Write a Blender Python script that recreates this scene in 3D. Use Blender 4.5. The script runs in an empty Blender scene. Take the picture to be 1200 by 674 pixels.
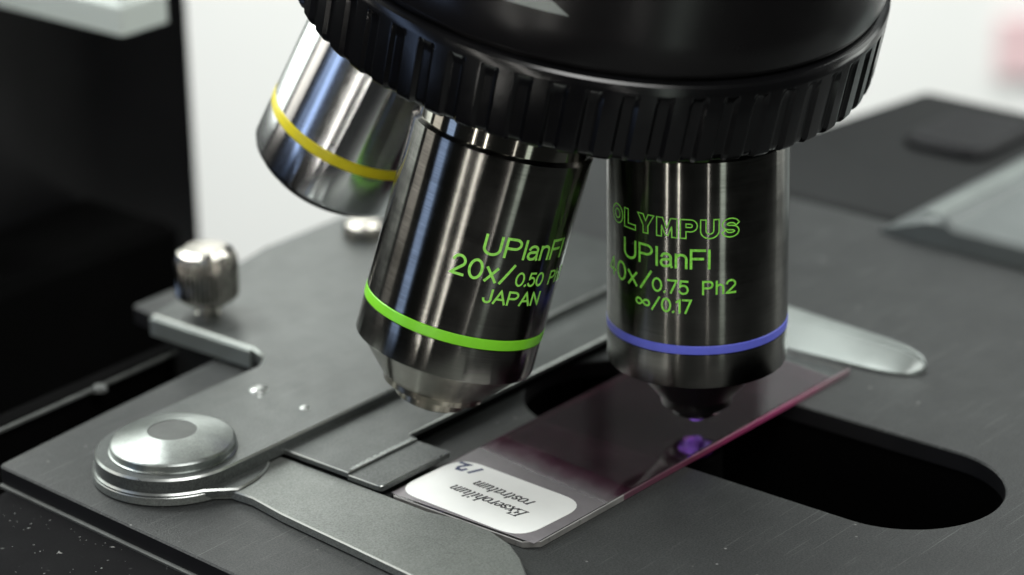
import bpy, bmesh, math, random
from mathutils import Vector, Matrix
random.seed(7)
S = 0.001                       # everything below is written in millimetres
PI = math.pi
R = math.radians
scene = bpy.context.scene
COL = scene.collection

# ------------------------------------------------------------------ materials
def mat(name):
    m = bpy.data.materials.new(name); m.use_nodes = True
    nt = m.node_tree
    return m, nt, nt.nodes['Principled BSDF'], nt.nodes['Material Output']

def N(nt, t, **kw):
    n = nt.nodes.new(t)
    for k, v in kw.items():
        if k in n.inputs: n.inputs[k].default_value = v
        else: setattr(n, k, v)
    return n

def ramp(nt, stops):
    r = nt.nodes.new('ShaderNodeValToRGB')
    el = r.color_ramp.elements
    while len(el) < len(stops): el.new(0.5)
    for e, (p, c) in zip(el, stops):
        e.position = p
        e.color = (*c, 1) if isinstance(c, tuple) else (c, c, c, 1)
    return r

def surface(name, col, rough=.4, metal=0.0, var=.12, scale=300, bump=.0, bscale=3000, rvar=.08,
            spec=.5, aniso=0, arot=.25, coat=0, specks=0, bdist=.00005, dust=.055, grain=0, gscale=3500, scuff=0):
    """Principled with procedural variation of colour and roughness, fine bump and optional dust."""
    m, nt, b, out = mat(name)
    L = nt.links.new
    tc = N(nt, 'ShaderNodeTexCoord')
    n1 = N(nt, 'ShaderNodeTexNoise', Scale=scale, Detail=6, Roughness=.6)
    L(tc.outputs['Object'], n1.inputs['Vector'])
    lo = tuple(c * (1 - var) for c in col); hi = tuple(min(1, c * (1 + var)) for c in col)
    r1 = ramp(nt, [(.3, lo), (.7, hi)])
    L(n1.outputs['Fac'], r1.inputs['Fac'])
    colout = r1.outputs['Color']
    if grain:
        ng = N(nt, 'ShaderNodeTexNoise', Scale=gscale, Detail=2, Roughness=.8)
        L(tc.outputs['Object'], ng.inputs['Vector'])
        rg = ramp(nt, [(.32, 1 - grain), (.68, 1 + grain)])
        rg.color_ramp.elements[1].color = (1 + grain, 1 + grain, 1 + grain, 1)
        L(ng.outputs['Fac'], rg.inputs['Fac'])
        mg = N(nt, 'ShaderNodeMix', data_type='RGBA', blend_type='MULTIPLY'); mg.inputs['Factor'].default_value = 1
        L(colout, mg.inputs[6]); L(rg.outputs['Color'], mg.inputs[7]); colout = mg.outputs[2]
    if scuff:
        for rot_, th in ((.5, .665), (-.9, .68)):
            mp = N(nt, 'ShaderNodeMapping'); mp.inputs['Rotation'].default_value = (0, 0, rot_); mp.inputs['Scale'].default_value = (45, 4200, 45)
            L(tc.outputs['Object'], mp.inputs['Vector'])
            ns = N(nt, 'ShaderNodeTexNoise', Scale=1.0, Detail=2, Roughness=.5); L(mp.outputs['Vector'], ns.inputs['Vector'])
            rs_ = ramp(nt, [(th, 0.0), (th + .05, scuff)]); L(ns.outputs['Fac'], rs_.inputs['Fac'])
            mxs = N(nt, 'ShaderNodeMix', data_type='RGBA'); L(rs_.outputs['Color'], mxs.inputs['Factor']); L(colout, mxs.inputs[6])
            mxs.inputs[7].default_value = (.22, .23, .22, 1); colout = mxs.outputs[2]
    if specks:
        v = N(nt, 'ShaderNodeTexVoronoi', Scale=specks, Randomness=1.0)
        L(tc.outputs['Object'], v.inputs['Vector'])
        rs = ramp(nt, [(.0, 1.0), (dust, 0.0)])
        L(v.outputs['Distance'], rs.inputs['Fac'])
        n3 = N(nt, 'ShaderNodeTexNoise', Scale=specks * .31, Detail=2)
        L(tc.outputs['Object'], n3.inputs['Vector'])
        r3 = ramp(nt, [(.52, 0.0), (.66, 1.0)])
        L(n3.outputs['Fac'], r3.inputs['Fac'])
        mu = N(nt, 'ShaderNodeMath', operation='MULTIPLY')
        L(rs.outputs['Color'], mu.inputs[0]); L(r3.outputs['Color'], mu.inputs[1])
        mx = N(nt, 'ShaderNodeMix', data_type='RGBA')
        L(mu.outputs[0], mx.inputs['Factor']); L(colout, mx.inputs[6])
        mx.inputs[7].default_value = (.55, .55, .53, 1)
        colout = mx.outputs[2]
    L(colout, b.inputs['Base Color'])
    n2 = N(nt, 'ShaderNodeTexNoise', Scale=scale * 2.3, Detail=5)
    L(tc.outputs['Object'], n2.inputs['Vector'])
    mr = N(nt, 'ShaderNodeMapRange')
    mr.inputs['To Min'].default_value = max(.02, rough - rvar); mr.inputs['To Max'].default_value = rough + rvar
    L(n2.outputs['Fac'], mr.inputs['Value']); L(mr.outputs['Result'], b.inputs['Roughness'])
    b.inputs['Metallic'].default_value = metal
    b.inputs['Specular IOR Level'].default_value = spec
    b.inputs['Coat Weight'].default_value = coat
    b.inputs['Coat Roughness'].default_value = .08
    if aniso:
        b.inputs['Anisotropic'].default_value = aniso
        b.inputs['Anisotropic Rotation'].default_value = arot
        t = N(nt, 'ShaderNodeTangent', direction_type='RADIAL', axis='Z')
        L(t.outputs[0], b.inputs['Tangent'])
    if bump:
        nb = N(nt, 'ShaderNodeTexNoise', Scale=bscale, Detail=3)
        L(tc.outputs['Object'], nb.inputs['Vector'])
        bp = N(nt, 'ShaderNodeBump', Strength=bump, Distance=bdist)
        L(nb.outputs['Fac'], bp.inputs['Height']); L(bp.outputs['Normal'], b.inputs['Normal'])
    return m

def turned_metal(name, col, rough, aniso, var=.25):
    """lathe-turned plated metal: fine rings round the axis, highlights drawn out along the barrel"""
    m, nt, b, out = mat(name); L = nt.links.new
    tc = N(nt, 'ShaderNodeTexCoord')
    mp = N(nt, 'ShaderNodeMapping'); mp.inputs['Scale'].default_value = (60, 60, 9000)
    L(tc.outputs['Object'], mp.inputs['Vector'])
    n = N(nt, 'ShaderNodeTexNoise', Scale=1.0, Detail=3)
    L(mp.outputs['Vector'], n.inputs['Vector'])
    n0 = N(nt, 'ShaderNodeTexNoise', Scale=260, Detail=6)
    L(tc.outputs['Object'], n0.inputs['Vector'])
    ad = N(nt, 'ShaderNodeMath', operation='ADD'); L(n.outputs['Fac'], ad.inputs[0]); L(n0.outputs['Fac'], ad.inputs[1])
    hf = N(nt, 'ShaderNodeMath', operation='MULTIPLY'); hf.inputs[1].default_value = .5; L(ad.outputs[0], hf.inputs[0])
    r1 = ramp(nt, [(.32, tuple(c * (1 - var) for c in col)), (.68, tuple(c * (1 + var) for c in col))])
    L(hf.outputs[0], r1.inputs['Fac']); L(r1.outputs['Color'], b.inputs['Base Color'])
    mr = N(nt, 'ShaderNodeMapRange')
    mr.inputs['To Min'].default_value = rough * .75; mr.inputs['To Max'].default_value = rough * 1.3
    L(hf.outputs[0], mr.inputs['Value']); L(mr.outputs['Result'], b.inputs['Roughness'])
    b.inputs['Metallic'].default_value = 1
    b.inputs['Anisotropic'].default_value = aniso
    b.inputs['Anisotropic Rotation'].default_value = .25
    t = N(nt, 'ShaderNodeTangent', direction_type='RADIAL', axis='Z'); L(t.outputs[0], b.inputs['Tangent'])
    return m

def pane(name, tint, haze=None, haze_amt=0.0, ior=1.5, rough=.03, fade=None):
    """thin glass: tinted see-through body, fresnel reflection, optional diffuse film"""
    m, nt, b, out = mat(name); L = nt.links.new
    nt.nodes.remove(b)
    tr = N(nt, 'ShaderNodeBsdfTransparent'); tr.inputs['Color'].default_value = (*tint, 1)
    last = tr.outputs[0]
    if haze:
        df = N(nt, 'ShaderNodeBsdfDiffuse'); df.inputs['Color'].default_value = (*haze, 1)
        mx = N(nt, 'ShaderNodeMixShader')
        tc = N(nt, 'ShaderNodeTexCoord')
        no = N(nt, 'ShaderNodeTexNoise', Scale=450, Detail=7, Roughness=.7); L(tc.outputs['Object'], no.inputs['Vector'])
        mr = N(nt, 'ShaderNodeMapRange')
        mr.inputs['To Min'].default_value = haze_amt * .55; mr.inputs['To Max'].default_value = haze_amt * 1.45
        L(no.outputs['Fac'], mr.inputs['Value'])
        fo = mr.outputs['Result']
        if fade:        # density of the film along the slide (stops in mm of the slide's own length)
            sx = N(nt, 'ShaderNodeSeparateXYZ'); L(tc.outputs['Object'], sx.inputs[0])
            wv = N(nt, 'ShaderNodeMath', operation='MULTIPLY_ADD'); L(no.outputs['Fac'], wv.inputs[0]); wv.inputs[1].default_value = .006; L(sx.outputs['X'], wv.inputs[2])
            sk = N(nt, 'ShaderNodeMath', operation='MULTIPLY_ADD'); L(sx.outputs['Y'], sk.inputs[0]); sk.inputs[1].default_value = -.12; L(wv.outputs[0], sk.inputs[2])
            fr_ = N(nt, 'ShaderNodeMapRange', interpolation_type='SMOOTHSTEP')
            fr_.inputs['From Min'].default_value = fade[0] * S; fr_.inputs['From Max'].default_value = fade[1] * S
            fr_.inputs['To Min'].default_value = fade[2]; fr_.inputs['To Max'].default_value = fade[3]
            L(sk.outputs[0], fr_.inputs['Value'])
            fm_ = N(nt, 'ShaderNodeMath', operation='MULTIPLY'); L(fo, fm_.inputs[0]); L(fr_.outputs['Result'], fm_.inputs[1]); fo = fm_.outputs[0]
            tm = N(nt, 'ShaderNodeMix', data_type='RGBA'); tm.inputs[6].default_value = (1, 1, 1, 1); tm.inputs[7].default_value = (*tint, 1)
            n9 = N(nt, 'ShaderNodeTexNoise', Scale=160, Detail=5); L(tc.outputs['Object'], n9.inputs['Vector'])
            m9 = N(nt, 'ShaderNodeMapRange'); m9.inputs['From Min'].default_value = .3; m9.inputs['From Max'].default_value = .7; m9.inputs['To Min'].default_value = .55; m9.inputs['To Max'].default_value = 1
            L(n9.outputs['Fac'], m9.inputs['Value'])
            mm = N(nt, 'ShaderNodeMath', operation='MULTIPLY'); L(m9.outputs['Result'], mm.inputs[0]); L(fr_.outputs['Result'], mm.inputs[1])
            L(mm.outputs[0], tm.inputs['Factor']); L(tm.outputs[2], tr.inputs['Color'])
        L(fo, mx.inputs['Fac'])
        L(last, mx.inputs[1]); L(df.outputs[0], mx.inputs[2]); last = mx.outputs[0]
    gl = N(nt, 'ShaderNodeBsdfGlossy', Roughness=rough); gl.inputs['Color'].default_value = (1, 1, 1, 1)
    fr = N(nt, 'ShaderNodeFresnel')
    ge = N(nt, 'ShaderNodeNewGeometry')
    mi = N(nt, 'ShaderNodeMapRange'); mi.inputs['To Min'].default_value = ior; mi.inputs['To Max'].default_value = 1 / ior
    L(ge.outputs['Backfacing'], mi.inputs['Value']); L(mi.outputs['Result'], fr.inputs['IOR'])
    mx2 = N(nt, 'ShaderNodeMixShader')
    L(fr.outputs[0], mx2.inputs['Fac']); L(last, mx2.inputs[1]); L(gl.outputs[0], mx2.inputs[2])
    L(mx2.outputs[0], out.inputs['Surface'])
    return m

M = {}
M['stage']    = surface('stage_anodised', (.036, .038, .0375), .44, 0, .10, 120, .5, 5200, .09, spec=.3, bdist=.00004, specks=300, dust=.075, scuff=.35, grain=.6)
M['black']    = surface('black_paint', (.010, .010, .011), .5, 0, .2, 60, .15, 4000, .08, spec=.25)
M['shelf']    = surface('black_lower_plate', (.004, .004, .0045), .7, 0, .2, 80, .3, 5000, .08, spec=.05, specks=420, dust=.17, grain=.4)
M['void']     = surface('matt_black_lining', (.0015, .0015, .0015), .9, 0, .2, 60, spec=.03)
M['rim']      = surface('rim_highlight', (.10, .105, .10), .4, .3, .3, 200)  # paler grey, paints the light caught along the edge strips
M['cast']     = surface('satin_casting', (.098, .106, .102), .38, .45, .12, 140, .5, 5200, .09, spec=.4, bdist=.00004, specks=330, scuff=.35, grain=.35)
M['lever']    = surface('satin_lever', (.195, .208, .195), .40, .45, .07, 140, .5, 5200, .08, spec=.4, bdist=.00004, specks=330, scuff=.35, grain=.3)
M['bare']     = surface('bare_metal_edge', (.46, .48, .46), .30, .9, .08, 150)
M['worn']     = surface('worn_paint', (.26, .28, .27), .35, .6, .5, 2500)
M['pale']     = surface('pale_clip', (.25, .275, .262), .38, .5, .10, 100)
M['alu']      = surface('turned_aluminium', (.36, .385, .37), .36, 1.0, .10, 700, .2, 6000, .06, aniso=.7, grain=.12)
M['recess']   = surface('dark_recess', (.10, .105, .10), .5, .4, .1, 300)
M['steel']    = surface('bright_steel', (.62, .60, .55), .16, 1.0, .08, 500)
M['nickel']   = surface('knurled_nickel', (.42, .40, .36), .15, 1.0, .15, 900)
M['gloss']    = surface('gloss_black_enamel', (.007, .0065, .007), .25, 0, .2, 60, .08, 5000, .06, spec=.4)
M['knurl']    = surface('black_knurl', (.004, .004, .0045), .19, 0, .25, 120, .08, 6000, .06, spec=.5, specks=200, dust=.035)
M['gun']      = turned_metal('smoked_chrome', (.185, .181, .167), .165, 1.0, .36)
M['collar']   = turned_metal('dark_collar', (.26, .25, .22), .10, .6, .2)
M['gun2']     = turned_metal('smoked_chrome_nose', (.27, .25, .21), .20, .8)
M['chrome']   = turned_metal('bright_chrome', (.85, .85, .85), .15, 1.0, .05)
M['noseblk']  = surface('black_nose', (.006, .0055, .006), .38, 0, .2, 300)
M['lens']     = surface('coated_lens', (.28, .12, .85), .09, 1.0, .1, 300)
def glint_emission(name, c0, c1, strength, sc=1500, rg=(.35, .65)):  # glint painted as emission, the lens itself is no lamp
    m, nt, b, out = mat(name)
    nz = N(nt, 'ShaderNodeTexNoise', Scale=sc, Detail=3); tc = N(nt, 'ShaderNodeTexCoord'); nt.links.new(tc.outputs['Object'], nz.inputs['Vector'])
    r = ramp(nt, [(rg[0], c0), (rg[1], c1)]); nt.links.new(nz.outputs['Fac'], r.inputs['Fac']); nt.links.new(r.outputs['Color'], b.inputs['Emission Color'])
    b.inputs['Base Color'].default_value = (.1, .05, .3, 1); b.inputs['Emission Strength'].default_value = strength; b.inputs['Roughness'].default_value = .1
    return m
M['glintlens']  = glint_emission('violet_painted_glow', (.035, .008, .09), (.42, .20, 1.0), .75, 520, (.40, .68))  # violet reflection in the lens coating, put in as emission
M['glintspot']  = glint_emission('violet_painted_glint', (.06, .02, .3), (.45, .3, 1.0), 1.8)  # reflected glint on the condenser lens, put in as glow
M['green']    = surface('green_ring_paint', (.24, .74, .03), .35, 0, .06, 400)
M['yellow']   = surface('yellow_ring_paint', (.88, .74, .02), .30, 0, .06, 400)
M['blue']     = surface('blue_ring_paint', (.13, .15, .70), .35, 0, .06, 400)
M['engrave']  = surface('green_engraving_paint', (.34, .95, .12), .5, 0, .3, 2600)
M['engrave2'] = surface('green_outline_paint', (.26, .80, .08), .5, 0, .35, 2600)
M['paper']    = surface('white_paper_label', (.82, .83, .80), .6, 0, .02, 300, .1, 6000)
M['ink']      = surface('black_ink', (.02, .02, .022), .6, 0, .2, 600)
M['pen']      = surface('blue_black_pen', (.035, .05, .12), .6, 0, .3, 900)
M['glass']    = pane('slide_glass', (.93, .95, .94), (.6, .6, .6), .015)
M['frost']    = pane('frosted_glass', (.80, .78, .79), (.52, .49, .51), .25, rough=.3, fade=(-22.0, -9.0, 1.0, .0))
M['stain']    = pane('magenta_stain', (.50, .20, .34), (.36, .06, .20), .018, fade=(-18.5, -10.0, .0, 1.0))
M['cover']    = pane('cover_glass', (.94, .95, .94), (.7, .6, .65), .003)
def pink_edge():
    m, nt, b, out = mat('pink_glass_edge'); L = nt.links.new
    tc = N(nt, 'ShaderNodeTexCoord'); sx = N(nt, 'ShaderNodeSeparateXYZ'); L(tc.outputs['Object'], sx.inputs[0])
    no = N(nt, 'ShaderNodeTexNoise', Scale=420, Detail=6, Roughness=.7); L(tc.outputs['Object'], no.inputs['Vector'])
    wv = N(nt, 'ShaderNodeMath', operation='MULTIPLY_ADD'); L(no.outputs['Fac'], wv.inputs[0]); wv.inputs[1].default_value = .016; L(sx.outputs['X'], wv.inputs[2])
    mr = N(nt, 'ShaderNodeMapRange'); mr.inputs['From Min'].default_value = -.012; mr.inputs['From Max'].default_value = .048
    L(wv.outputs[0], mr.inputs['Value'])
    r = ramp(nt, [(0, (.10, .04, .06)), (.28, (.13, .03, .06)), (.45, (.36, .05, .15)), (.62, (.38, .06, .17)), (.82, (.28, .14, .18)), (1, (.24, .20, .21))])
    L(mr.outputs['Result'], r.inputs['Fac']); L(r.outputs['Color'], b.inputs['Base Color'])
    b.inputs['Roughness'].default_value = .3
    return m
M['edgepink'] = pink_edge()
M['edgegrey'] = surface('grey_glass_edge', (.20, .195, .185), .3, 0, .3, 260, coat=.3)
M['white']    = surface('white_enamel', (.62, .68, .64), .4, 0, .03, 20)
M['wall']     = surface('white_wall', (.79, .79, .765), .8, 0, .03, 2.2, spec=.1)
M['poster']   = surface('pink_notice', (.72, .52, .53), .8, 0, .12, 12, spec=.1)
M['darkcase'] = surface('dark_grey_case', (.017, .018, .018), .65, 0, .15, 40, spec=.12)
M['greybar']  = surface('grey_bar', (.15, .165, .162), .42, .3, .1, 60)

# ------------------------------------------------------------------ helpers
def props(o, label=None, cat=None, group=None, kind=None):
    if label: o['label'] = label
    if cat: o['category'] = cat
    if group: o['group'] = group
    if kind: o['kind'] = kind
    return o

def root(name, label, cat, loc=(0, 0, 0), rot=None, group=None):
    o = bpy.data.objects.new(name, None); COL.objects.link(o)
    o.empty_display_size = .005
    mtx = (rot.to_4x4() if rot is not None else Matrix.Identity(4))
    mtx.translation = Vector(loc) * S
    o.matrix_world = mtx
    return props(o, label, cat, group)

def obj(name, verts, faces, m, parent=None, smooth=35, mats=None, fm=None):
    me = bpy.data.meshes.new(name)
    me.from_pydata([tuple(c * S for c in v) for v in verts], [], faces)
    if isinstance(m, (list, tuple)):
        for k in m: me.materials.append(k)
    else: me.materials.append(m)
    if fm: me.polygons.foreach_set('material_index', fm)
    bm = bmesh.new(); bm.from_mesh(me)
    bmesh.ops.remove_doubles(bm, verts=bm.verts, dist=1e-8)
    bmesh.ops.recalc_face_normals(bm, faces=bm.faces)
    bm.to_mesh(me); bm.free()
    if smooth:
        me.polygons.foreach_set('use_smooth', [True] * len(me.polygons))
        me.set_sharp_from_angle(angle=R(smooth))
    me.update()
    o = bpy.data.objects.new(name, me); COL.objects.link(o)
    if parent: o.parent = parent
    return o

def area(p): return .5 * sum(p[i][0] * p[(i + 1) % len(p)][1] - p[(i + 1) % len(p)][0] * p[i][1] for i in range(len(p)))

def inset(p, d):
    """move a CCW polygon inwards by d"""
    out = []; n = len(p)
    for i in range(n):
        a, b, c = Vector(p[i - 1]), Vector(p[i]), Vector(p[(i + 1) % n])
        u = (b - a).normalized(); v = (c - b).normalized()
        n1 = Vector((-u.y, u.x)); n2 = Vector((-v.y, v.x)); k = n1 + n2
        k = k / max(.35, k.length_squared / 2)
        out.append(tuple(b + k * d))
    return out

def rounded(p, r, seg=6):
    """round the corners of a polygon; r = number or list"""
    out = []; n = len(p)
    for i in range(n):
        rr = r[i] if isinstance(r, (list, tuple)) else r
        a, b, c = Vector(p[i - 1]), Vector(p[i]), Vector(p[(i + 1) % n])
        if rr <= 0: out.append(tuple(b)); continue
        u = (a - b).normalized(); v = (c - b).normalized()
        ang = u.angle(v, PI); t = min(rr / max(math.tan(ang / 2), 1e-3), (a - b).length * .49, (c - b).length * .49)
        p0, p1 = b + u * t, b + v * t
        for k in range(seg + 1):
            s = k / seg
            out.append(tuple((1 - s) ** 2 * p0 + 2 * s * (1 - s) * b + s * s * p1))
    return out

def fill(outer, holes, z):
    bm = bmesh.new(); ed = []
    for lp in [outer] + holes:
        vs = [bm.verts.new((x, y, z)) for x, y in lp]
        for i in range(len(vs)): ed.append(bm.edges.new((vs[i], vs[(i + 1) % len(vs)])))
    bmesh.ops.triangle_fill(bm, edges=ed, use_beauty=True, use_dissolve=False)
    bm.verts.index_update()
    v = [tuple(q.co) for q in bm.verts]; f = [[q.index for q in fc.verts] for fc in bm.faces]
    bm.free(); return v, f

class MB:
    def __init__(s): s.v = []; s.f = []; s.m = []
    def add(s, v, f, mi=0):
        o = len(s.v); s.v += [tuple(x) for x in v]; s.f += [[i + o for i in q] for q in f]; s.m += [mi] * len(f); return s
    def plate(s, outer, z0, z1, ch=.2, holes=(), mi=0, side=None, bottom=True, chm=None, hside=None):
        if area(outer) < 0: outer = outer[::-1]
        holes = [h if area(h) > 0 else h[::-1] for h in holes]
        side = mi if side is None else side
        top = [inset(outer, ch)] + [inset(h, -ch) for h in holes]
        s.add(*fill(top[0], top[1:], z1), mi)
        for hi, (full, ins) in enumerate(zip([outer] + holes, top)):
            sd = hside if (hi and hside is not None) else side
            n = len(full); v = [(x, y, z1) for x, y in ins] + [(x, y, z1 - ch) for x, y in full] + [(x, y, z0) for x, y in full]
            f1 = [[i, (i + 1) % n, n + (i + 1) % n, n + i] for i in range(n)]
            f2 = [[n + i, n + (i + 1) % n, 2 * n + (i + 1) % n, 2 * n + i] for i in range(n)]
            s.add(v, f1, mi if chm is None else chm); s.add(v, f2, sd)
        if bottom: s.add(*fill(outer, holes, z0), side)
        return s
    def box(s, a, b, ch=.3, mi=0):
        p = [(a[0], a[1]), (b[0], a[1]), (b[0], b[1]), (a[0], b[1])]
        return s.plate(p, a[2], b[2], ch, mi=mi)
    def lathe(s, prof, n=96, c=(0, 0), mi=0, mis=None):
        v = []; f = []; k = len(prof)
        for j in range(n):
            a = 2 * PI * j / n
            for r, z in prof: v.append((c[0] + r * math.cos(a), c[1] + r * math.sin(a), z))
        o = len(s.v); s.v += v
        for j in range(n):
            q = (j + 1) % n
            for i in range(k - 1):
                s.f.append([o + j * k + i, o + q * k + i, o + q * k + i + 1, o + j * k + i + 1]); s.m.append(mis[i] if mis else mi)
        return s
    def loft(s, secs, mi=0, cap=True):
        k = len(secs[0]); v = [p for q in secs for p in q]; f = []
        for i in range(len(secs) - 1):
            for j in range(k):
                f.append([i * k + j, i * k + (j + 1) % k, (i + 1) * k + (j + 1) % k, (i + 1) * k + j])
        if cap: f += [list(range(k)), [(len(secs) - 1) * k + j for j in range(k)]]
        return s.add(v, f, mi)
    def build(s, name, m, parent=None, smooth=35):
        return obj(name, s.v, s.f, m, parent, smooth, fm=s.m)

def arc(cx, cy, rx, ry, a0, a1, n=12):
    return [(cx + rx * math.cos(R(a0 + (a1 - a0) * i / n)), cy + ry * math.sin(R(a0 + (a1 - a0) * i / n))) for i in range(n + 1)]

# ------------------------------------------------------------------ lettering: single-stroke engraver's alphabet (cap height 1)
G = {
 'U': (.70, [[(0, 1), (0, .32)] + arc(.33, .32, .33, .32, 180, 360) + [(.66, 1)]]),
 'P': (.66, [[(0, 0), (0, 1), (.36, 1)] + arc(.36, .74, .26, .26, 90, -90) + [(0, .48)]]),
 'l': (.0, [[(0, 0), (0, 1)]]),
 'a': (.46, [[(.03, .55)] + arc(.23, .52, .2, .2, 150, 0) + [(.43, .08), (.47, 0)], [(.43, .42), (.2, .39)] + arc(.17, .2, .17, .19, 100, 270) + [(.3, .03), (.43, .17)]]),
 'n': (.44, [[(0, 0), (0, .72)], [(0, .46)] + arc(.22, .48, .22, .24, 170, 0) + [(.44, 0)]]),
 'F': (.56, [[(0, 0), (0, 1), (.58, 1)], [(0, .53), (.5, .53)]]),
 '2': (.60, [arc(.3, .70, .29, .30, 170, -30) + [(.0, 0), (.61, 0)]]),
 '0': (.62, [arc(.31, .5, .31, .5, 90, 450, 28)]),
 'x': (.52, [[(0, 0), (.52, .72)], [(0, .72), (.52, 0)]]),
 '/': (.58, [[(0, -.02), (.58, 1.02)]]),
 '.': (.06, [[(0, .0), (.06, .06)]]),
 '5': (.56, [[(.54, 1), (.1, 1), (.05, .52)] + arc(.27, .33, .29, .33, 125, -155)]),
 'h': (.44, [[(0, 0), (0, 1)], [(0, .46)] + arc(.22, .48, .22, .24, 170, 0) + [(.44, 0)]]),
 '1': (.24, [[(0, .8), (.22, 1), (.22, 0)]]),
 'J': (.44, [[(.44, 1), (.44, .26)] + arc(.22, .26, .22, .26, 0, -180)]),
 'A': (.70, [[(0, 0), (.35, 1), (.70, 0)], [(.12, .34), (.58, .34)]]),
 'N': (.60, [[(0, 0), (0, 1), (.60, 0), (.60, 1)]]),
 '4': (.62, [[(.46, 0), (.46, 1), (0, .30), (.64, .30)]]),
 '7': (.56, [[(0, 1), (.58, 1), (.20, 0)]]),
 '8': (.95, [[(.475 + .475 * math.cos(t) / (1 + math.sin(t) ** 2), .36 + .62 * math.sin(t) * math.cos(t) / (1 + math.sin(t) ** 2)) for t in [2 * PI * i / 40 for i in range(41)]]]),
 ' ': (.42, []),
}
def layout(text, gap=.2):
    x = 0; out = []
    for ch in text:
        w, st = G[ch]
        for p in st: out.append([(x + a, b) for a, b in p])
        x += w + gap
    return out, x - gap

def resample(p, step):
    q = [p[0]]
    for a, b in zip(p, p[1:]):
        d = math.hypot(b[0] - a[0], b[1] - a[1]); n = max(1, int(math.ceil(d / step)))
        for i in range(1, n + 1): q.append((a[0] + (b[0] - a[0]) * i / n, a[1] + (b[1] - a[1]) * i / n))
    return q

def ribbon(p, w, closed=False, wf=None):
    """flat ribbon along a polyline with mitred corners and squared ends; returns 2-D verts + faces"""
    q = [p[0]]
    for a in p[1:]:
        if math.hypot(a[0] - q[-1][0], a[1] - q[-1][1]) > 1e-5: q.append(a)
    if closed and math.hypot(q[0][0] - q[-1][0], q[0][1] - q[-1][1]) < 1e-4: q.pop()
    n = len(q); v = []; f = []
    for i in range(n):
        b = Vector(q[i])
        a = Vector(q[i - 1]) if (i or closed) else None
        c = Vector(q[(i + 1) % n]) if (i < n - 1 or closed) else None
        u = (b - a).normalized() if a is not None else (c - b).normalized()
        t = (c - b).normalized() if c is not None else u
        k = Vector((-u.y - t.y, u.x + t.x)); k = k / max(.45, k.length_squared / 2)
        hw = w * .5 * (wf(u + t) if wf else 1)
        e = Vector((0, 0))
        if not closed and i == 0: e = -t * hw * .8
        if not closed and i == n - 1: e = u * hw * .8
        v += [tuple(b + e + k * hw), tuple(b + e - k * hw)]
    for i in range(n if closed else n - 1):
        j = (i + 1) % n; f.append([2 * i, 2 * j, 2 * j + 1, 2 * i + 1])
    return v, f

def lettering(name, strokes, w, place, m, parent, closed=False, wf=None, step=.25):
    """strokes in mm (u,v); place(u,v,lift) puts a point on the surface; each stroke is a thin raised film of paint"""
    mb = MB()
    for k, p in enumerate(strokes):
        v2, f = ribbon(resample(p, step), w, closed, wf)
        lift = .02 + .003 * (k % 5)
        n = len(v2)
        top = [place(a, b, lift) for a, b in v2]; bot = [place(a, b, 0.0) for a, b in v2]
        ff = [q[:] for q in f]
        L, Rr = [], []
        for i in range(n // 2 - 1 if not closed else n // 2):
            j = (i + 1) % (n // 2)
            ff.append([2 * i, n + 2 * i, n + 2 * j, 2 * j]); ff.append([2 * i + 1, 2 * j + 1, n + 2 * j + 1, n + 2 * i + 1])
        mb.add(top + bot, ff)
    return mb.build(name, m, parent, smooth=0)

def fit(strokes, w, x0, x1, y0, h):
    """scale laid out strokes to run from x0 to x1 on baseline y0 with cap height h"""
    k = (x1 - x0) / w
    return [[(x0 + a * k, y0 + b * h) for a, b in p] for p in strokes]

# wide block capitals drawn as outlines (unit cap height)
def fat(cl, t):
    v, f = ribbon(cl, t); n = len(v) // 2
    return [v[2 * i] for i in range(n)] + [v[2 * i + 1] for i in range(n - 1, -1, -1)]
BLOCK = [
 (1.00, [arc(.5, .5, .5, .5, 0, 360, 30)[:-1], arc(.5, .5, .24, .24, 0, 360, 24)[:-1]]),
 (.84, [[(0, 0), (0, 1), (.30, 1), (.30, .25), (.84, .25), (.84, 0)]]),
 (1.00, [[(0, 1), (.34, 1), (.5, .66), (.66, 1), (1, 1), (.65, .40), (.65, 0), (.35, 0), (.35, .40)]]),
 (1.12, [[(0, 0), (0, 1), (.34, 1), (.56, .46), (.78, 1), (1.12, 1), (1.12, 0), (.84, 0), (.84, .60), (.64, .08), (.48, .08), (.28, .60), (.28, 0)]]),
 (.88, [[(0, 0), (0, 1), (.55, 1)] + arc(.55, .68, .33, .32, 90, -90, 12)[1:] + [(.30, .36), (.30, 0)], [(.30, .77), (.53, .77)] + arc(.53, .68, .09, .09, 90, -90, 6)[1:] + [(.30, .59)]]),
 (.96, [[(0, 1), (0, .40)] + arc(.48, .40, .48, .40, 180, 360, 16) + [(.96, 1), (.68, 1), (.68, .42)] + arc(.48, .42, .20, .18, 0, -180, 10) + [(.28, 1)]]),
 (.92, [fat(arc(.46, .69, .335, .19, 18, 270, 22) + arc(.46, .31, .335, .19, 90, -162, 22)[1:], .235)]),
]

# ------------------------------------------------------------------ frame of the stage: a runs along the slide, e2 towards the front right
PSI = 0.87197
CS, SN = math.cos(PSI), math.sin(PSI)
ROT = Matrix.Rotation(PSI, 3, 'Z')
def W(e1, e2, z=0): return (e1 * CS + e2 * SN, e1 * SN - e2 * CS, z)
def E(pts, c=(0, 0)): return [(a - c[0], -(b - c[1])) for a, b in pts]     # into a root's own axes

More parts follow.
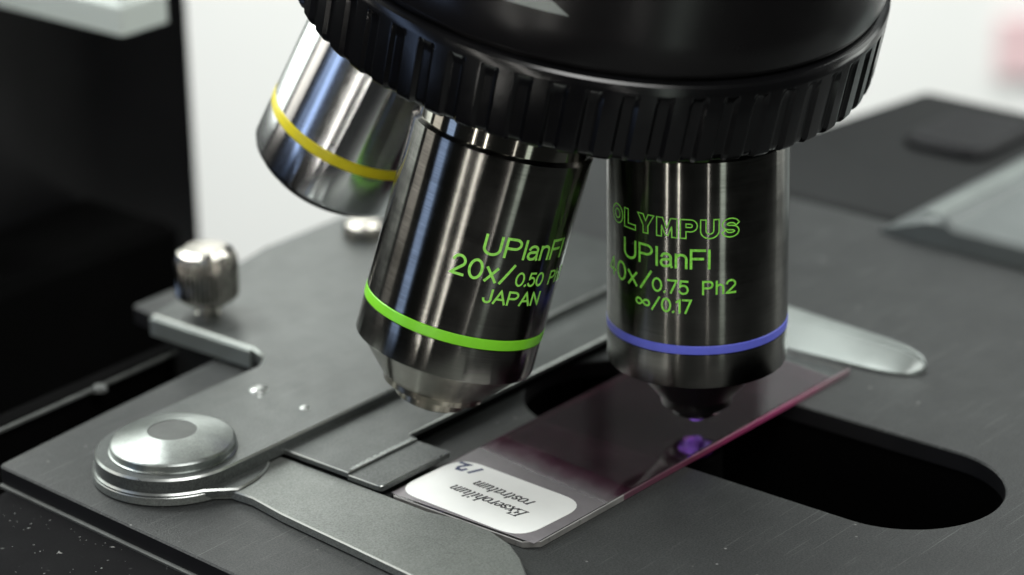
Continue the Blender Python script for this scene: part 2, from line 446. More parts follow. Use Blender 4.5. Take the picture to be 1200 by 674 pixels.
# ------------------------------------------------------------------ camera
cd = bpy.data.cameras.new('camera'); cam = bpy.data.objects.new('camera', cd); COL.objects.link(cam)
F = Vector((0, .92978854, -.36809411)); RT = Vector((.99985699, -.00622511, -.01572433)); UP = Vector((.01691173, .36804147, .92965557))
m4 = Matrix((RT, UP, -F)).transposed().to_4x4(); m4.translation = Vector((-26.548, -395.092, 180.158)) * S
cam.matrix_world = m4
cd.sensor_width = 36; cd.lens = 3475.4 / 1200 * 36
cd.clip_start = .01; cd.clip_end = 20
cd.dof.use_dof = True; cd.dof.focus_distance = .404; cd.dof.aperture_fstop = 14.5
scene.camera = cam

# ------------------------------------------------------------------ stage
slot_c0, slot_c1, slot_r = (4.4, -18.5), (4.4, 33.4), 13.8
def slot_loop(r, c0=slot_c0, c1=slot_c1):
    return [(c0[0] + r * math.cos(R(t)), c0[1] + r * math.sin(R(t))) for t in range(180, 361, 6)] + \
           [(c1[0] + r * math.cos(R(t)), c1[1] + r * math.sin(R(t))) for t in range(0, 181, 6)]
stage = root('microscope_stage', 'flat dark grey stage plate with a long round ended opening under the glass slide', 'microscope stage', (0, 0, 0), ROT)
outer = rounded([(-69.8, -73.4), (-47.8, -75.0), (-19, -76.6), (-15, -103.3), (92.6, -103.3), (92.6, 75), (-76.5, 75), (-73.6, -20)], [1.2, 0, 2, 1, 1, 1, 1, 0])
MB().plate(E(outer), -2.8, 0, .25, holes=[E(slot_loop(slot_r))], side=1, hside=1).build('top_plate', [M['stage'], M['black']], stage)
# black underplate that sticks out past the front left edge, light caught on its step painted as a paler strip
MB().plate(E([(-70.3, -73), (-69.6, -73), (-73.4, -20), (-76.3, 74), (-77.0, 74), (-74.1, -20)]), -3.3, -2.7, .2).build('edge_highlight_strip', M['rim'], stage)
MB().plate(E([(-68, -72), (90, -72), (90, 74), (-140, 74), (-130, -40), (-95, -66)]), -8, -3.2, .3, holes=[E(slot_loop(slot_r + .6))]).build('lower_plate', M['shelf'], stage)
# matt lining of the opening
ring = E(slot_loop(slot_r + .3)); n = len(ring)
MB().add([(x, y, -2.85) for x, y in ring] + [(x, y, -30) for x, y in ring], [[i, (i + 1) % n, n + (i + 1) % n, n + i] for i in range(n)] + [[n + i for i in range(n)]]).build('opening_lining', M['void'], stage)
# dark channel and rail along the back left edge
rl = MB()
rl.plate(E([(-160, -86.0), (-8, -90.0), (-8, -93.5), (-160, -92)]), -9, -3.2, .5)
rl.build('guide_rail', M['void'], stage)
MB().plate(E([(-160, -85.4), (-8, -88.9), (-8, -89.3), (-160, -85.9)]), -3.5, -2.9, .15).build('rail_edge', M['rim'], stage)  # paler strip paints the light caught by the rail bevel
MB().plate(E([(-160, -60), (-8, -60), (-8, -92), (-160, -92)]), -24, -12, .3).build('channel_floor', M['void'], stage)
fx = MB().lathe([(0.001, 1.0), (.7, .95), (1.1, .6), (1.2, 0)], 24)
o = fx.build('rail_screw', M['rim'], stage); o.location = Vector((-37, 87.6, -3.4)) * S

# ------------------------------------------------------------------ slide holder
DC = (-56.0, -51.5)
hold = root('slide_holder', 'satin grey slide holder with a round pivot knob and long clamping arm', 'slide holder', W(DC[0], DC[1], 0), ROT)
def H(pts): return E(pts, DC)
disc = [(DC[0] + 11.0 * math.cos(R(t)), DC[1] + 11.0 * math.sin(R(t))) for t in range(90, 271, 6)]      # towards -e1
cast = disc + [(-27, -62.5), (-24, -64.5), (-22.6, -68.0), (-22.4, -90.5), (10, -97.2), (47.5, -97.2), (47, -38)] + [(33.8, -38), (31.5, -40.3)] + [(-46, -40.4)]
MB().plate(H(cast), 1.95, 4.0, .28, chm=1).build('holder_frame', [M['cast'], M['bare']], hold)
MB().plate(H([(-21, -75), (46.5, -75), (46.5, -41.5), (-41, -41.5), (-41, -62), (-21, -62)]), .02, 2.0, .05).build('spacer_plate', M['cast'], hold)
# pivot knob
kc = H([(-56.0, -51.2)])[0]
pk = MB().lathe([(9.25, 4.0), (9.25, 4.12), (9.0, 4.2), (8.95, 4.45), (9.0, 4.6), (9.0, 5.15), (8.8, 5.4), (8.5, 5.5), (3.8, 6.8), (3.55, 6.8)], 128, kc)
pivot = pk.build('pivot_knob', M['alu'], hold)
o = MB().lathe([(3.56, 6.79), (3.45, 6.7), (.001, 6.68)], 64, kc).build('knob_recess', M['recess'], None); o.parent = pivot
# lever swinging under the frame
lv = [(DC[0] + 11.5 * math.cos(R(t)), DC[1] + 11.5 * math.sin(R(t))) for t in range(106, 271, 6)]
lever_out = [(-46, -62), (-44.8, -40), (-45.2, -20), (-45.5, -12.3), (-44.5, -7.0), (-44.8, -1.5), (-46.2, 3), (-48.6, 6.8), (-52.2, 11), (-56.5, 15.5), (-61, 19), (-63.5, 17), (-62.4, 8), (-61.0, -3.4), (-59.7, -15.3), (-58.4, -27.7), (-57.2, -34.5), (-57.4, -38.5)]
MB().plate(H(lv + lever_out), .25, 1.5, .18, chm=1).build('clamp_lever', [M['lever'], M['bare']], hold)
boss = [(DC[0] + 11.4 * math.cos(R(t)), DC[1] + 11.4 * math.sin(R(t))) for t in range(112, 290, 6)] + [(-46, -62)] + [(DC[0] + 14.0 * math.cos(R(t)), DC[1] + 14.0 * math.sin(R(t))) for t in (52, 58, 64, 70, 76, 82, 88, 94)]
MB().plate(H(boss), 1.0, 1.93, .25, chm=1).build('lever_boss', [M['cast'], M['bare']], hold)
# clamp plate between the frame and the slide, with the lowered tongue that touches the slide
cp = rounded([(-44.4, -41), (-44.6, -27.9), (-29.9, -27.9), (-29.6, -29.8), (33, -29.8), (33, -41)], [.2, .1, 0, .6, .2, .2])
clamp = MB().plate(H(cp), 1.75, 2.55, .12, chm=1).build('clamp_plate', [M['cast'], M['bare']], hold)
tg = rounded([(-44.6, -28.1), (-44.7, -21.6), (-29.8, -21.6), (-29.9, -28.1)], [.1, .9, .4, .1])
MB().plate(H(tg), 1.35, 2.2, .12, chm=1).build('clamp_tongue', [M['cast'], M['bare']], hold)
sp = []
for i in range(60):
    a = -43.6 + i * .225; sp.append((a, -27.98 + random.uniform(-.12, .0)))
sp += [(a, -28.75 + random.uniform(-.2, .2)) for a, _ in sp[::-1]]
MB().plate(H(sp), 2.5, 2.565, .01).build('worn_strip', M['worn'], hold, 0)
MB().plate(H([(-30, -41), (33, -41), (33, -30.6), (-30, -30.6)]), .02, 1.74, .05).build('clamp_foot', M['void'], hold)
# pale end arm behind the far end of the slide
secs = []
for t in [0, .08, .2, .35, .5, .65, .78, .86, .92, .96, .985, 1.0]:
    e2 = -39 + t * 53
    rr = 1.0 if t < .86 else math.sqrt(max(0, 1 - ((t - .86) / .14) ** 2))
    o_ = 46.6 - 5.0 * t; ib = 33.7 + 2.4 * max(0, t - .45) * 1.8
    mid = (o_ + ib) / 2 + 1.0; o_ = mid + (o_ - mid) * (.25 + .75 * rr); ib = mid + (ib - mid) * (.25 + .75 * rr)
    zt = 3.0 * (.45 + .55 * rr)
    w = o_ - ib
    cs = [(o_, .1), (o_, zt - .4), (o_ - .05 * w, zt), (o_ - .20 * w, zt), (o_ - .25 * w, zt - .35), (o_ - .33 * w, zt - .35), (o_ - .38 * w, zt - .1), (ib + .15 * w, .9), (ib, .5), (ib, .1)]
    secs.append([(*H([(a, e2)])[0], z) for a, z in cs])
MB().loft(secs).build('end_arm', M['pale'], hold)
def screw_head(name, e, z, r, parent, c):
    o = MB().lathe([(.001, .34 * r), (.35 * r, .32 * r), (.7 * r, .24 * r), (.95 * r, .09 * r), (r, 0)], 32).build(name, M['bare'], parent)
    p = E([e], c)[0]; o.location = Vector((p[0], p[1], z)) * S
    return o
screw_head('screw_head', (-33.7, -56.0), 4.0, 1.45, hold, DC)
screw_head('screw_head', (-34.3, -46.0), 4.0, .8, hold, DC)
screw_head('screw_head', (-35.4, -54.0), 4.0, .35, hold, DC)

# ------------------------------------------------------------------ thumb screws
MB().plate(H([(-23.2, -90.3), (-23.2, -68.2), (-22.45, -68.2), (-22.45, -90.3)]), .7, 3.8, .3).build('frame_edge', M['pale'], hold)
MB().plate(H([(-19, -91), (-19, -80), (40, -80), (40, -91)]), -20, 2.0, .3).build('frame_foot', M['darkcase'], hold)
def thumb_screw(label, e, z):
    t = root('thumb_screw', label, 'thumb screw', W(*e, z), None, 'knurled thumb screws on the stage')
    MB().lathe([(2.2, 0), (2.2, .3), (2.0, .5), (2.0, 2.2)], 40).build('stem', M['steel'], t)
    v = []; f = []; n = 480
    prof = [(.001, 1.7, 0), (3.2, 1.7, 0), (4.7, 2.7, .5), (5.1, 3.4, 1), (5.1, 9.3, 1), (4.5, 10.4, .5), (3.3, 11.0, 0), (.001, 11.1, 0)]
    for j in range(n):
        a = 2 * PI * j / n; k = (.5 + .5 * math.cos(a * 40)) * .24
        for r, zz, d in prof: v.append(((r - d * k) * math.cos(a), (r - d * k) * math.sin(a), zz))
    K = len(prof)
    for j in range(n):
        q = (j + 1) % n
        for i in range(K - 1): f.append([j * K + i, q * K + i, q * K + i + 1, j * K + i + 1])
    obj('knurled_head', v, f, M['nickel'], t, 25)
    return t
ts = thumb_screw('shiny knurled thumb screw standing on the grey slide holder at the far left', (-16.3, -84.0), 4.0)
t2 = ts.copy(); COL.objects.link(t2); t2['label'] = 'blurred low thumb screw half hidden behind the yellow ringed lens'
mt = Matrix.Scale(.72, 4); mt.translation = Vector(W(24.5, -87.6, -1.2)) * S; t2.matrix_world = mt
for ch in list(ts.children):
    c2 = ch.copy(); COL.objects.link(c2); c2.parent = t2

# ------------------------------------------------------------------ glass slide
SC = (-5, -8.2)
sl = root('glass_slide', 'stained glass specimen slide with a white paper label lying under the lenses', 'glass slide', W(*SC, 0), ROT)
e0, e1_, s0, s1 = -43.9, 33.2, -21.2, 5.2
o4 = [(e0 + 1.2, s0), (e0, s0 + 1.2), (e0 - .1, s1 - 1.9), (e0 + 1.6, s1), (-24, s1), (e1_ - .8, s1), (e1_, s1 - .8), (e1_, s0 + .8), (e1_ - .8, s0)]
p = E(o4, SC); 
if area(p) < 0: p = p[::-1]
n = len(p); v = []; f = []; fm = []
ins = inset(p, .12)
tv, tf = fill(ins, [], 1.0); bv, bf = fill(ins, [], .03)
mb = MB().add(tv, tf, 0).add(bv, bf, 0)
for i in range(n):
    j = (i + 1) % n
    mid = ((p[i][0] + p[j][0]) / 2 + SC[0])
    mi = 1 if (mid > -24 and not (abs(p[i][0] - p[j][0]) < .5)) else 2
    for (z0, z1, q0, q1) in ((1.0, .9, ins, p), (.9, .13, p, p), (.13, .03, p, ins)):
        mb.add([(*q0[i], z0), (*q0[j], z0), (*q1[j], z1), (*q1[i], z1)], [[0, 1, 2, 3]], mi)
mb.build('glass_plate', [M['glass'], M['edgepink'], M['edgegrey']], sl, smooth=0)
def film(name, a0, a1, b0, b1, z0, z1, m, skew=0):
    q = [(a0, b0), (a1, b0), (a1 + skew, b1), (a0 + skew, b1)]
    return MB().plate(E(q, SC), z0, z1, .01).build(name, m, sl, smooth=0)
film('frosted_end', -43.4, -12.0, -20.9, 4.9, 1.004, 1.03, M['frost'])
film('stain_film', -24.0, 31, -20.9, 4.9, 1.034, 1.056, M['stain'], -3.2)
film('cover_slip', -19.0, 31, -20.75, 4.75, 1.06, 1.21, M['cover'], -3.0)
# paper label
LC = Vector((-36.0, -9.0)); LR = R(-2.4)
def LB(a, b):        # label's own axes: a along e1, b along e2
    return (LC.x + a * math.cos(LR) + b * math.sin(LR), LC.y - a * math.sin(LR) * 0 + b * math.cos(LR) - a * math.sin(LR))
lo = [LB(*q) for q in rounded([(-6.9, -11.9), (6.9, -11.9), (6.9, 11.9), (-6.9, 11.9)], 4.2, 8)]
lab = MB().plate(E(lo, SC), 1.034, 1.13, .03).build('paper_label', M['paper'], sl)
# italic serif lettering (x height .62), reads from the front right towards the back left, upside down to the camera
def hair(x, y, d=.10): return [(x - d, y), (x + d, y)]
SER = {
 'E': (.66, [[(0.06, 0), (0.06, 1)], [(-.06, 1), (.58, 1), (.58, .8)], [(.06, .52), (.40, .52)], [(.40, .64), (.40, .4)], [(-.06, 0), (.60, 0), (.62, .22)]]),
 'x': (.46, [[(.02, .62), (.42, 0)], [(.42, .62), (.0, 0)], hair(.06, .62), hair(.40, .0)]),
 's': (.38, [[(.33, .48)] + arc(.19, .46, .13, .15, 30, 200, 6) + arc(.19, .16, .15, .16, 40, -150, 8) + [(.03, .15)]]),
 'e': (.42, [[(.04, .33), (.38, .36)] + arc(.21, .33, .18, .29, 10, 310, 14)]),
 'r': (.36, [[(.08, .62), (.08, 0)], [(.08, .4)] + arc(.24, .46, .14, .15, 160, 45, 5), hair(.05, .62, .08)]),
 'o': (.46, [arc(.22, .31, .20, .31, 90, 450, 18)]),
 'h': (.48, [[(.06, 1), (.06, 0)], [(.06, .4)] + arc(.23, .42, .16, .2, 170, 0, 7) + [(.39, .05), (.48, 0)], hair(.03, 1, .08)]),
 'i': (.24, [[(.08, .62), (.08, .06), (.18, 0)], [(.08, .84), (.09, .92)], hair(.05, .62, .07)]),
 'l': (.24, [[(.08, 1), (.08, .06), (.18, 0)], hair(.05, 1, .07)]),
 'u': (.50, [[(.06, .62), (.06, .2)] + arc(.21, .2, .15, .2, 180, 350, 7), [(.38, .62), (.38, .06), (.48, 0)], hair(.03, .62, .07)]),
 'm': (.78, [[(.06, .62), (.06, 0)], [(.06, .4)] + arc(.20, .42, .14, .2, 170, 0, 6) + [(.34, 0)], [(.34, .4)] + arc(.49, .42, .15, .2, 170, 0, 6) + [(.64, .05), (.74, 0)], hair(.03, .62, .07)]),
 't': (.30, [[(.12, .86), (.12, .1), (.24, .02)], [(0, .62), (.26, .62)]]),
 'a': (.48, [arc(.22, .3, .19, .3, 60, 330, 14), [(.38, .62), (.38, .06), (.48, 0)]]),
}
def serif(text, b0, b1, abase, h, sl_=.28):
    st = []; x = 0
    for ch in text:
        w, pl = SER[ch]
        for q in pl: st.append([(x + u + v_ * sl_, v_) for u, v_ in q])
        x += w + .09
    k = (b1 - b0) / (x - .09)
    return [[(b0 + u * k, abase, v_ * h) for u, v_ in q] for q in st]
def put(strokes):
    # u runs along -e2, v along -e1
    return [[(b, a - v_) for b, a, v_ in q] for q in strokes]
def lplace(u, v_, lift):
    e = E([LB(v_, u)], SC)[0]; return (e[0], e[1], 1.131 + lift)
wfn = lambda d: .55 + .75 * abs(d.normalized().y) if d.length > 0 else 1
txt = put(serif('Exserohilum', 7.4, -6.2, -.35, 2.05)) + put(serif('rostratum', 6.0, -4.6, 2.7, 2.05))
lettering('printed_lettering', txt, .26, lplace, M['ink'], lab, wf=wfn, step=.2)
num1 = [(-6.9, 5.7), (-7.6, 3.8)]
num2 = [(-8.7, 4.3), (-8.9, 3.7), (-9.7, 3.6), (-10.0, 4.3), (-9.2, 5.7), (-10.7, 5.5)]
lettering('handwritten_number', [num1, num2], .55, lplace, M['pen'], lab, step=.3)

# ------------------------------------------------------------------ objectives and nosepiece
APEX = Vector((0, 0, 144.567))
AX = Vector((-0.1757, 0.1918, -0.9656)).normalized()
DIR = [Vector((0, 0, -1)), Vector((-.2745, -.0512, -.9602)).normalized(), Vector((-.4256, .1756, -.8877)).normalized()]
CAMP = Vector((-26.548, -395.092, 180.158))
def frame(d, t):
    f = CAMP - APEX; f = (f - d * f.dot(d)).normalized(); g = f.cross(d)
    rot = Matrix((f, g, -d)).transposed()
    return APEX + d * t, rot
def objective(label, k, t_tip):
    loc, rot = frame(DIR[k], t_tip)
    if k == 2: loc = loc + Vector((-.7, 0, -.2))
    return root('objective_lens', label, 'objective lens', loc, rot, 'objective lenses screwed into the nosepiece')
def on_barrel(Rb, tt):
    # u in degrees round the barrel, v = distance from the apex
    return lambda u, v_, lift: ((Rb + lift) * math.cos(R(u)), (Rb + lift) * math.sin(R(u)), tt - v_)
def engrave(name, text, u0, u1, tb, h, parent, Rb, tt, w=.30, gap=.2, m=None):
    st, wd = layout(text, gap)
    k = PI / 180 * Rb
    st = fit(st, wd, u0 * k, u1 * k, 0, h)
    pl = lambda u, v_, lift: on_barrel(Rb, tt)(u / k, tb - v_, lift)
    return lettering(name, st, w, pl, m or M['engrave'], parent)

def barrel_prof(tt, R0, t_top, t_ring0, t_ring1, t_bot):
    z = lambda t: tt - t
    return [(R0 - .5, z(t_bot) - .0), (R0 - .12, z(t_bot) + .08), (R0, z(t_bot) + .3), (R0, z(t_ring1) - .02), (R0 - .15, z(t_ring1)), (R0 - .15, z(t_ring0)), (R0, z(t_ring0) + .02), (R0, z(t_top) - .5), (R0 - .5, z(t_top)), (R0 - 1.1, z(t_top))]

# 20x, green ring
T1 = 140.7; RB = 12.96
ob = objective('dark smoked chrome lens with a green ring, tilted between the other two', 1, T1)
z = lambda t: T1 - t
bar = MB().lathe(barrel_prof(T1, RB, 99.3, 125.45, 127.15, 132.3), 160).build('barrel', M['gun'], ob)
MB().lathe([(RB - .1, z(127.10)), (RB + .05, z(126.98)), (RB + .07, z(126.3)), (RB + .05, z(125.62)), (RB - .1, z(125.5))], 160).build('colour_ring', M['green'], ob)
MB().lathe([(12.3, z(99.6)), (12.3, z(96.2)), (11.2, z(95.8)), (11.2, z(88))], 128).build('collar', M['collar'], ob)
MB().lathe([(RB - .5, z(132.3)), (RB - .75, z(132.45)), (7.8, z(137.4)), (7.5, z(137.6)), (7.4, z(138.4)), (5.4, z(139.1)), (5.2, z(139.2)), (5.1, z(140.2)), (4.5, z(140.55)), (2.6, z(140.55))], 128).build('nose_cone', M['gun2'], ob)
MB().lathe([(2.6, z(140.55)), (1.6, z(140.35)), (.001, z(140.25))], 48).build('front_lens', M['lens'], ob)
engrave('engraved_lettering', 'UPlanFl', 7.3, 67.3, 113.25, 2.65, ob, RB, T1, .38)
engrave('engraved_lettering', '20x/', -8.6, 29.5, 117.05, 2.65, ob, RB, T1, .38, .26)
engrave('engraved_lettering', '0.50', 33.0, 54.6, 117.2, 1.85, ob, RB, T1, .28, .2)
engrave('engraved_lettering', 'Ph1', 62.3, 80, 117.2, 1.85, ob, RB, T1, .28, .24)
engrave('engraved_lettering', 'JAPAN', 15.0, 56.0, 120.1, 1.85, ob, RB, T1, .31, .2)

# 40x, blue ring, upright over the slide
T0 = 141.0
ob = objective('dark smoked chrome lens with a blue ring, upright over the slide', 0, T0)
z = lambda t: T0 - t
MB().lathe(barrel_prof(T0, RB, 97.5, 125.0, 126.45, 131.6), 160).build('barrel', M['gun'], ob)
MB().lathe([(RB - .1, z(126.4)), (RB + .05, z(126.28)), (RB + .07, z(125.72)), (RB + .05, z(125.17)), (RB - .1, z(125.05))], 160).build('colour_ring', M['blue'], ob)
MB().lathe([(11.9, z(97.5)), (11.9, z(88))], 128).build('collar', M['chrome'], ob)
MB().lathe([(RB - .5, z(131.6)), (10.6, z(131.7)), (9.6, z(132.6)), (8.6, z(133.8)), (5.6, z(137.4)), (5.3, z(137.8)), (5.1, z(138.9)), (3.8, z(139.6)), (3.5, z(140.4)), (2.7, z(140.5))], 128).build('nose_cone', M['noseblk'], ob)
MB().lathe([(2.7, z(140.5)), (1.9, z(140.6)), (1.5, z(140.9)), (1.4, z(141.4)), (1.1, z(141.75)), (.6, z(141.95)), (.001, z(142.0))], 48).build('front_lens', M['glintlens'], ob)
k = PI / 180 * RB; strokes = []; x = 0; tot = sum(w for w, _ in BLOCK) + .17 * 6
for w, loops in BLOCK:
    for lp in loops: strokes.append([(x + a, b) for a, b in lp])
    x += w + .17
strokes = fit(strokes, tot, -65.5 * k, 26.0 * k, 0, 2.75)
strokes = [q + [q[0]] for q in strokes]
lettering('engraved_lettering', strokes, .17, lambda u, v_, lift: on_barrel(RB, T0)(u / k, 108.95 - v_, lift), M['engrave2'], ob, closed=True, step=.3)
engrave('engraved_lettering', 'UPlanFl', -51.5, 7.2, 113.35, 2.65, ob, RB, T0, .36, m=M['engrave2'])
engrave('engraved_lettering', '40x/', -71, -29.7, 117.15, 2.6, ob, RB, T0, .34, .26, m=M['engrave2'])
engrave('engraved_lettering', '0.75', -28.5, -5.8, 117.2, 1.85, ob, RB, T0, .28, .2, m=M['engrave2'])
engrave('engraved_lettering', 'Ph2', 3.6, 24.0, 117.2, 1.85, ob, RB, T0, .28, .24, m=M['engrave2'])
engrave('engraved_lettering', '8', -41, -31, 120.0, 1.9, ob, RB, T0, .28, m=M['engrave2'])
engrave('engraved_lettering', '/0.17', -29.0, -4.0, 120.05, 1.9, ob, RB, T0, .28, .2, m=M['engrave2'])

# 10x, yellow ring, bright chrome
T2 = 126.5; RC = 12.4
ob = objective('bright chrome lens with a yellow ring, farthest back on the left', 2, T2)
z = lambda t: T2 - t
MB().lathe([(RC - 1.1, z(123.3)), (RC - .4, z(123.05)), (RC, z(122.2)), (RC, z(116.1)), (RC - .15, z(116.05)), (RC - .15, z(114.35)), (RC, z(114.3)), (RC, z(94)), (RC - .6, z(93.4)), (11, z(93.4)), (11, z(88))], 160).build('barrel', M['chrome'], ob)
MB().lathe([(RC - .1, z(116.05)), (RC + .05, z(115.9)), (RC + .08, z(115.2)), (RC + .05, z(114.5)), (RC - .1, z(114.35))], 160).build('colour_ring', M['yellow'], ob)
MB().lathe([(RC - 1.1, z(123.3)), (RC - 1.3, z(123.9)), (RC - 1.5, z(124.1)), (RC - 2.6, z(124.2)), (RC - 3.2, z(125.3)), (6.5, z(126.2)), (5.5, z(126.2))], 128).build('nose_cone', M['noseblk'], ob)
MB().lathe([(5.5, z(126.2)), (3, z(125.6)), (.001, z(125.4))], 48).build('front_lens', M['lens'], ob)

# revolving nosepiece: h measured along its axis from the apex
HB = 88.05
loc, rot = frame(AX, HB)
nose = root('revolving_nosepiece', 'big glossy black nosepiece with a fluted grip ring holding the three lenses', 'nosepiece', loc, rot)
zz = lambda h: HB - h
MB().lathe([(40.4, zz(76.6)), (40.6, zz(75.6)), (41.2, zz(75.2)), (41.55, zz(74.2)), (41.7, zz(70)), (41.5, zz(62)), (40.6, zz(54)), (38.5, zz(46)), (35, zz(40)), (28, zz(35)), (16, zz(32)), (.001, zz(32))], 192).build('turret_body', M['gloss'], nose)
NR = 56; seg = 28; n = NR * seg
def flute(j):
    t = (j % seg) / seg
    if t < .46: return .0
    s_ = (t - .46) / .54
    return min(1, s_ / .22, (1 - s_) / .22)
rows = [(75.75, 40.3, 0), (75.8, 41.4, 0), (75.95, 41.9, 0), (76.3, 42.25, 0), (76.8, 42.4, 0), (77.4, 42.42, 0), (77.6, 42.42, .0), (77.9, 42.42, .35), (78.5, 42.42, .75), (79.6, 42.42, 1), (86.6, 42.42, 1), (87.3, 42.3, 1), (87.8, 41.95, .9), (88.05, 41.5, .7), (88.1, 40.4, .1), (87.9, 39.6, 0), (86.8, 39.0, 0), (86.8, .001, 0)]
v = []; f = []; K = len(rows)
for j in range(n):
    a = 2 * PI * j / n; fl = flute(j) * .55
    for h, r, d in rows: v.append(((r - fl * d) * math.cos(a), (r - fl * d) * math.sin(a), zz(h)))
for j in range(n):
    q = (j + 1) % n
    for i in range(K - 1): f.append([j * K + i, q * K + i, q * K + i + 1, j * K + i + 1])
obj('grip_ring', v, f, M['knurl'], nose, 24)
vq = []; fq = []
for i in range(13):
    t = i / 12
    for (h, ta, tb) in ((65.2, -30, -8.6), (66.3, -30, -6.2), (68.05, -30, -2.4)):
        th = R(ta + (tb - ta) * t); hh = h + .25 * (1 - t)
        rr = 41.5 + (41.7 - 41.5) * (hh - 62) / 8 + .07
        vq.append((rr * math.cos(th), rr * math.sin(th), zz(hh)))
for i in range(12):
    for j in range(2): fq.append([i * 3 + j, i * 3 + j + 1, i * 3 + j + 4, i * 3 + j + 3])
obj('painted_reflection', vq, fq, M['pale'], nose, 32)  # pale patch stands in for a reflection on the glossy dome

# ------------------------------------------------------------------ condenser below the slide
con = root('condenser', 'black condenser with a small violet glint-painted lens below the glass slide', 'condenser', (-1.1, 0, -2.1))
MB().lathe([(11.5, -24), (11.5, -12.5), (11.0, -12), (5.2, -12), (5.0, -.3), (4.6, 0), (3.9, 0), (3.7, -.6)], 96).build('housing', M['void'], con)
MB().lathe([(3.7, -.6), (1.7, -.5), (1.6, .3), (1.35, .9), (1.0, 1.3), (.5, 1.55), (.001, 1.6)], 64).build('top_lens', M['lens'], con)

MB().lathe([(.85, 1.62), (.6, 1.78), (.3, 1.86), (.001, 1.88)], 32).build('painted_glint', M['glintspot'], con)

# ------------------------------------------------------------------ things behind
arm = root('black_microscope_body', 'tall black block of the microscope body behind the left edge of the stage', 'microscope arm', W(0, -190, -60), ROT)
AC = (0, -190)
MB().plate(E([(-220, -175), (69.2, -175), (69.2, -215), (-220, -215)], AC), 0, 102, 3).build('column', M['black'], arm)
MB().plate(E([(-220, -150), (40, -150), (40, -174.5), (-220, -174.5)], AC), 0, 48, 2).build('foot', M['void'], arm)

MB().plate(E(rounded([(112, -160), (172, -160), (172, -106), (112, -106)], 4), AC), 0, 275, 3).build('unseen_upright', M['black'], arm)  # added post hidden behind the lenses, darkens reflections in the slide
MB().plate(E(rounded([(-12, -150), (111.5, -150), (111.5, -112), (-12, -50)], 4), AC), 220, 273, 3).build('unseen_limb', M['black'], arm)  # added out of view, joins the hidden post to the nosepiece
wb = root('white_cover', 'pale greenish white boxy cover in front of the black block, top left', 'equipment cover', W(16, -135, 32.6), ROT)
MB().plate(E(rounded([(15.6, -134.9), (27, -134.9), (27, -174), (15.6, -174)], 1.0), (16, -135)), 0, 6, 1.0).build('bottom_rim', M['white'], wb)
MB().plate(E([(16.6, -135.9), (26, -135.9), (26, -173), (16.6, -173)], (16, -135)), 6.003, 90, 1.0).build('housing', M['white'], wb)

case = root('dark_case', 'low dark grey case beyond the right hand end of the stage', 'equipment case', W(120, -30, -3), ROT)
CC = (120, -30)
MB().plate(E(rounded([(93.6, -71), (160, -62), (160, 90), (93.6, 90)], 3), CC), -12, 3.0, 1.5).build('case_body', M['darkcase'], case)
MB().plate(E(rounded([(128, -48), (150, -48), (150, -30), (128, -30)], 5), CC), 3.0, 5.2, 1.0).build('case_button', M['black'], case)
MB().plate(E(rounded([(140, -20), (156, -20), (156, 10), (140, 10)], 4), CC), 3.0, 6.0, 1.0).build('case_knob', M['black'], case)
bar_ = root('grey_rail', 'blurred grey rail with a sloping pale side lying on the dark case', 'rail', W(95, -10, 0), ROT)
BB = (95, -10)
secs = []
for e1v in (87.0, 88.0, 150.0, 151.0):
    s_ = .8 if e1v in (87.0, 151.0) else 1
    secs.append([(*E([(e1v, b)], BB)[0], zv * s_ + .05) for b, zv in ((-25.5, 0), (-24, 1.2), (-15.5, 5.0), (-12, 5.2), (-10.5, 4.0), (30, 4.0), (30, 0))])
MB().loft(secs).build('rail_body', M['greybar'], bar_)
MB().plate(E([(88.5, -17), (149, -17), (149, -13.5), (88.5, -13.5)], BB), 5.0, 5.5, .2).build('rail_edge', M['pale'], bar_)

wallm = MB().add([(-1500, 900, -900), (1500, 900, -900), (1500, 900, 1500), (-1500, 900, 1500)], [[0, 1, 2, 3]])
wl = wallm.build('background_wall', M['wall'], None); wl['kind'] = 'structure'
uw = MB().plate([(-60, -900), (1500, -900), (1500, 0), (-60, 0)], 0, 12, 2).build('unseen_dark_panel', surface('unseen_panel_grey', (.10, .105, .105), .8, 0, .05, 2, spec=.1), None); uw['kind'] = 'structure'  # dark panel added out of view, dims reflections in stage and slide
uw.matrix_world = Matrix.Translation(Vector((0, 898, -60)) * S) @ Matrix.Rotation(R(-90), 4, 'X')
po = MB().plate([(-16, -14), (60, -14), (60, 14), (-16, 14)], 0, 2, .5).build('wall_notice', M['poster'], None)
props(po, 'blurred pink notice on the white wall at the far right', 'notice')
po.matrix_world = Matrix.Translation(Vector((212, 899, -218)) * S) @ Matrix.Rotation(R(90), 4, 'X')

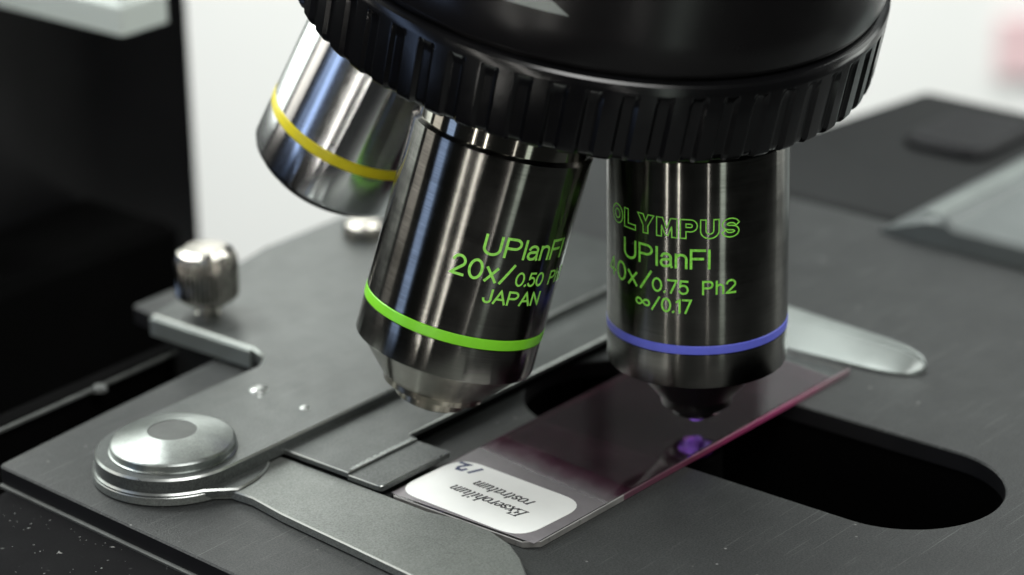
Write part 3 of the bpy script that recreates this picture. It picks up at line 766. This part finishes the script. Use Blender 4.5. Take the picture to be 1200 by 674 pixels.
# dust and lint lying on the plates
db = MB()
def fleck(e1, e2, z, r):
    a0 = random.random() * 6.28; k = random.choice((3, 4, 5)); st = random.choice((1, 1, 1, 2.6))
    pts = []
    for q in range(k):
        a = a0 + q * 6.283 / k; rr = r * random.uniform(.6, 1.2)
        px, py = rr * st * math.cos(a), rr * math.sin(a)
        ca, sa = math.cos(a0 * 3), math.sin(a0 * 3); pts.append((px * ca - py * sa, px * sa + py * ca))
    w_ = W(e1, e2)
    v = [(w_[0] + x, w_[1] + y, z) for x, y in pts] + [(w_[0], w_[1], z + r * .8)]
    db.add(v, [[q, (q + 1) % k, k] for q in range(k)])
for q in range(170):      # black lower plate, bottom left of the picture
    fleck(-73 - abs(random.gauss(0, 9)), random.uniform(-72, 10), -3.195, random.choice((.05, .07, .07, .10, .16)))
for q in range(170):
    e1v, e2v = random.uniform(-68, 88), random.uniform(-60, 60)
    if math.hypot(e1v - DC[0], e2v - DC[1]) < 12.5 or (-16 < e1v < 19 and -34 < e2v < 48) or e2v < -40 or (e1v < -29 and e2v < 22) or (e1v < 50 and e2v < 16 and e1v > -46): continue
    fleck(e1v, e2v, .005, random.choice((.04, .05, .06, .09)))
for q in range(60):
    fleck(random.uniform(-44, 30), random.uniform(-60, -41.5), 4.005, random.choice((.04, .05, .07)))
dust = db.build('dust', surface('grey_dust', (.26, .26, .25), .8, 0, .5, 900), None, 0)
dust['kind'] = 'stuff'; dust['label'] = 'pale dust specks scattered over the black and grey plates'

# ------------------------------------------------------------------ light
w = bpy.data.worlds.new('World'); scene.world = w; w.use_nodes = True
bg = w.node_tree.nodes['Background']; bg.inputs['Color'].default_value = (.93, 1.0, .97, 1); bg.inputs['Strength'].default_value = .02
def lamp(name, az, dist, zc, wdt, hgt, rad, col=(1, 1, 1), aim=(0, 0, 20)):
    """area lamp az degrees to the right of the camera as seen from the lenses, at a given radiance"""
    l = bpy.data.lights.new(name, 'AREA'); l.shape = 'RECTANGLE'; l.size = wdt * S; l.size_y = hgt * S
    l.energy = rad * PI * wdt * hgt * S * S; l.color = col
    o = bpy.data.objects.new(name, l); COL.objects.link(o)
    pos = Vector((math.sin(R(az)) * dist, -math.cos(R(az)) * dist, zc))
    d = (Vector(aim) - pos).normalized()
    o.matrix_world = Matrix.Translation(pos * S) @ d.to_track_quat('-Z', 'Y').to_matrix().to_4x4()
    return o
lamp('ceiling_lamp', 22, 560, 860, 560, 360, 9.5, (1, 1, .98))
lamp('ceiling_lamp', -125, 560, 700, 420, 360, 9.0, (.97, 1, .98))
lamp('window_left', -128, 700, 0, 420, 1300, 3.0, (.93, 1, .95), aim=(0, 0, 0))
lamp('window_side', -98, 800, 0, 200, 1500, 1.7, (1, .96, .88), aim=(0, 0, 0))
lamp('window_blue', -74, 800, 0, 150, 1500, 1.9, (.45, .62, 1), aim=(0, 0, 0))
lamp('strip_lamp', -42, 800, 0, 14, 1500, 18, (1, .97, .90), aim=(0, 0, 0))
lamp('strip_lamp', -27, 800, 0, 16, 1500, 19, (1, .97, .90), aim=(0, 0, 0))
lamp('strip_lamp', 9, 800, 0, 10, 1500, 8, (1, .97, .92), aim=(0, 0, 0))
lamp('window_front', 27, 800, 0, 90, 1500, 1.6, (.88, 1, .90), aim=(0, 0, 0))
lamp('window_right', 118, 700, 0, 240, 1300, 2.6, (.96, 1, .95), aim=(0, 0, 0))
lamp('wall_fill', 180, 500, 900, 1600, 300, 22.0, (.97, 1, .98), aim=(0, 900, 100))  # added lamp out of view, put there to brighten the back wall

scene.view_settings.view_transform = 'Standard'
scene.view_settings.look = 'None'
scene.view_settings.exposure = 0
scene.view_settings.gamma = 1
scene.render.resolution_x = 1024; scene.render.resolution_y = 575
scene.cycles.max_bounces = 10; scene.cycles.transparent_max_bounces = 16
scene.cycles.use_denoising = True
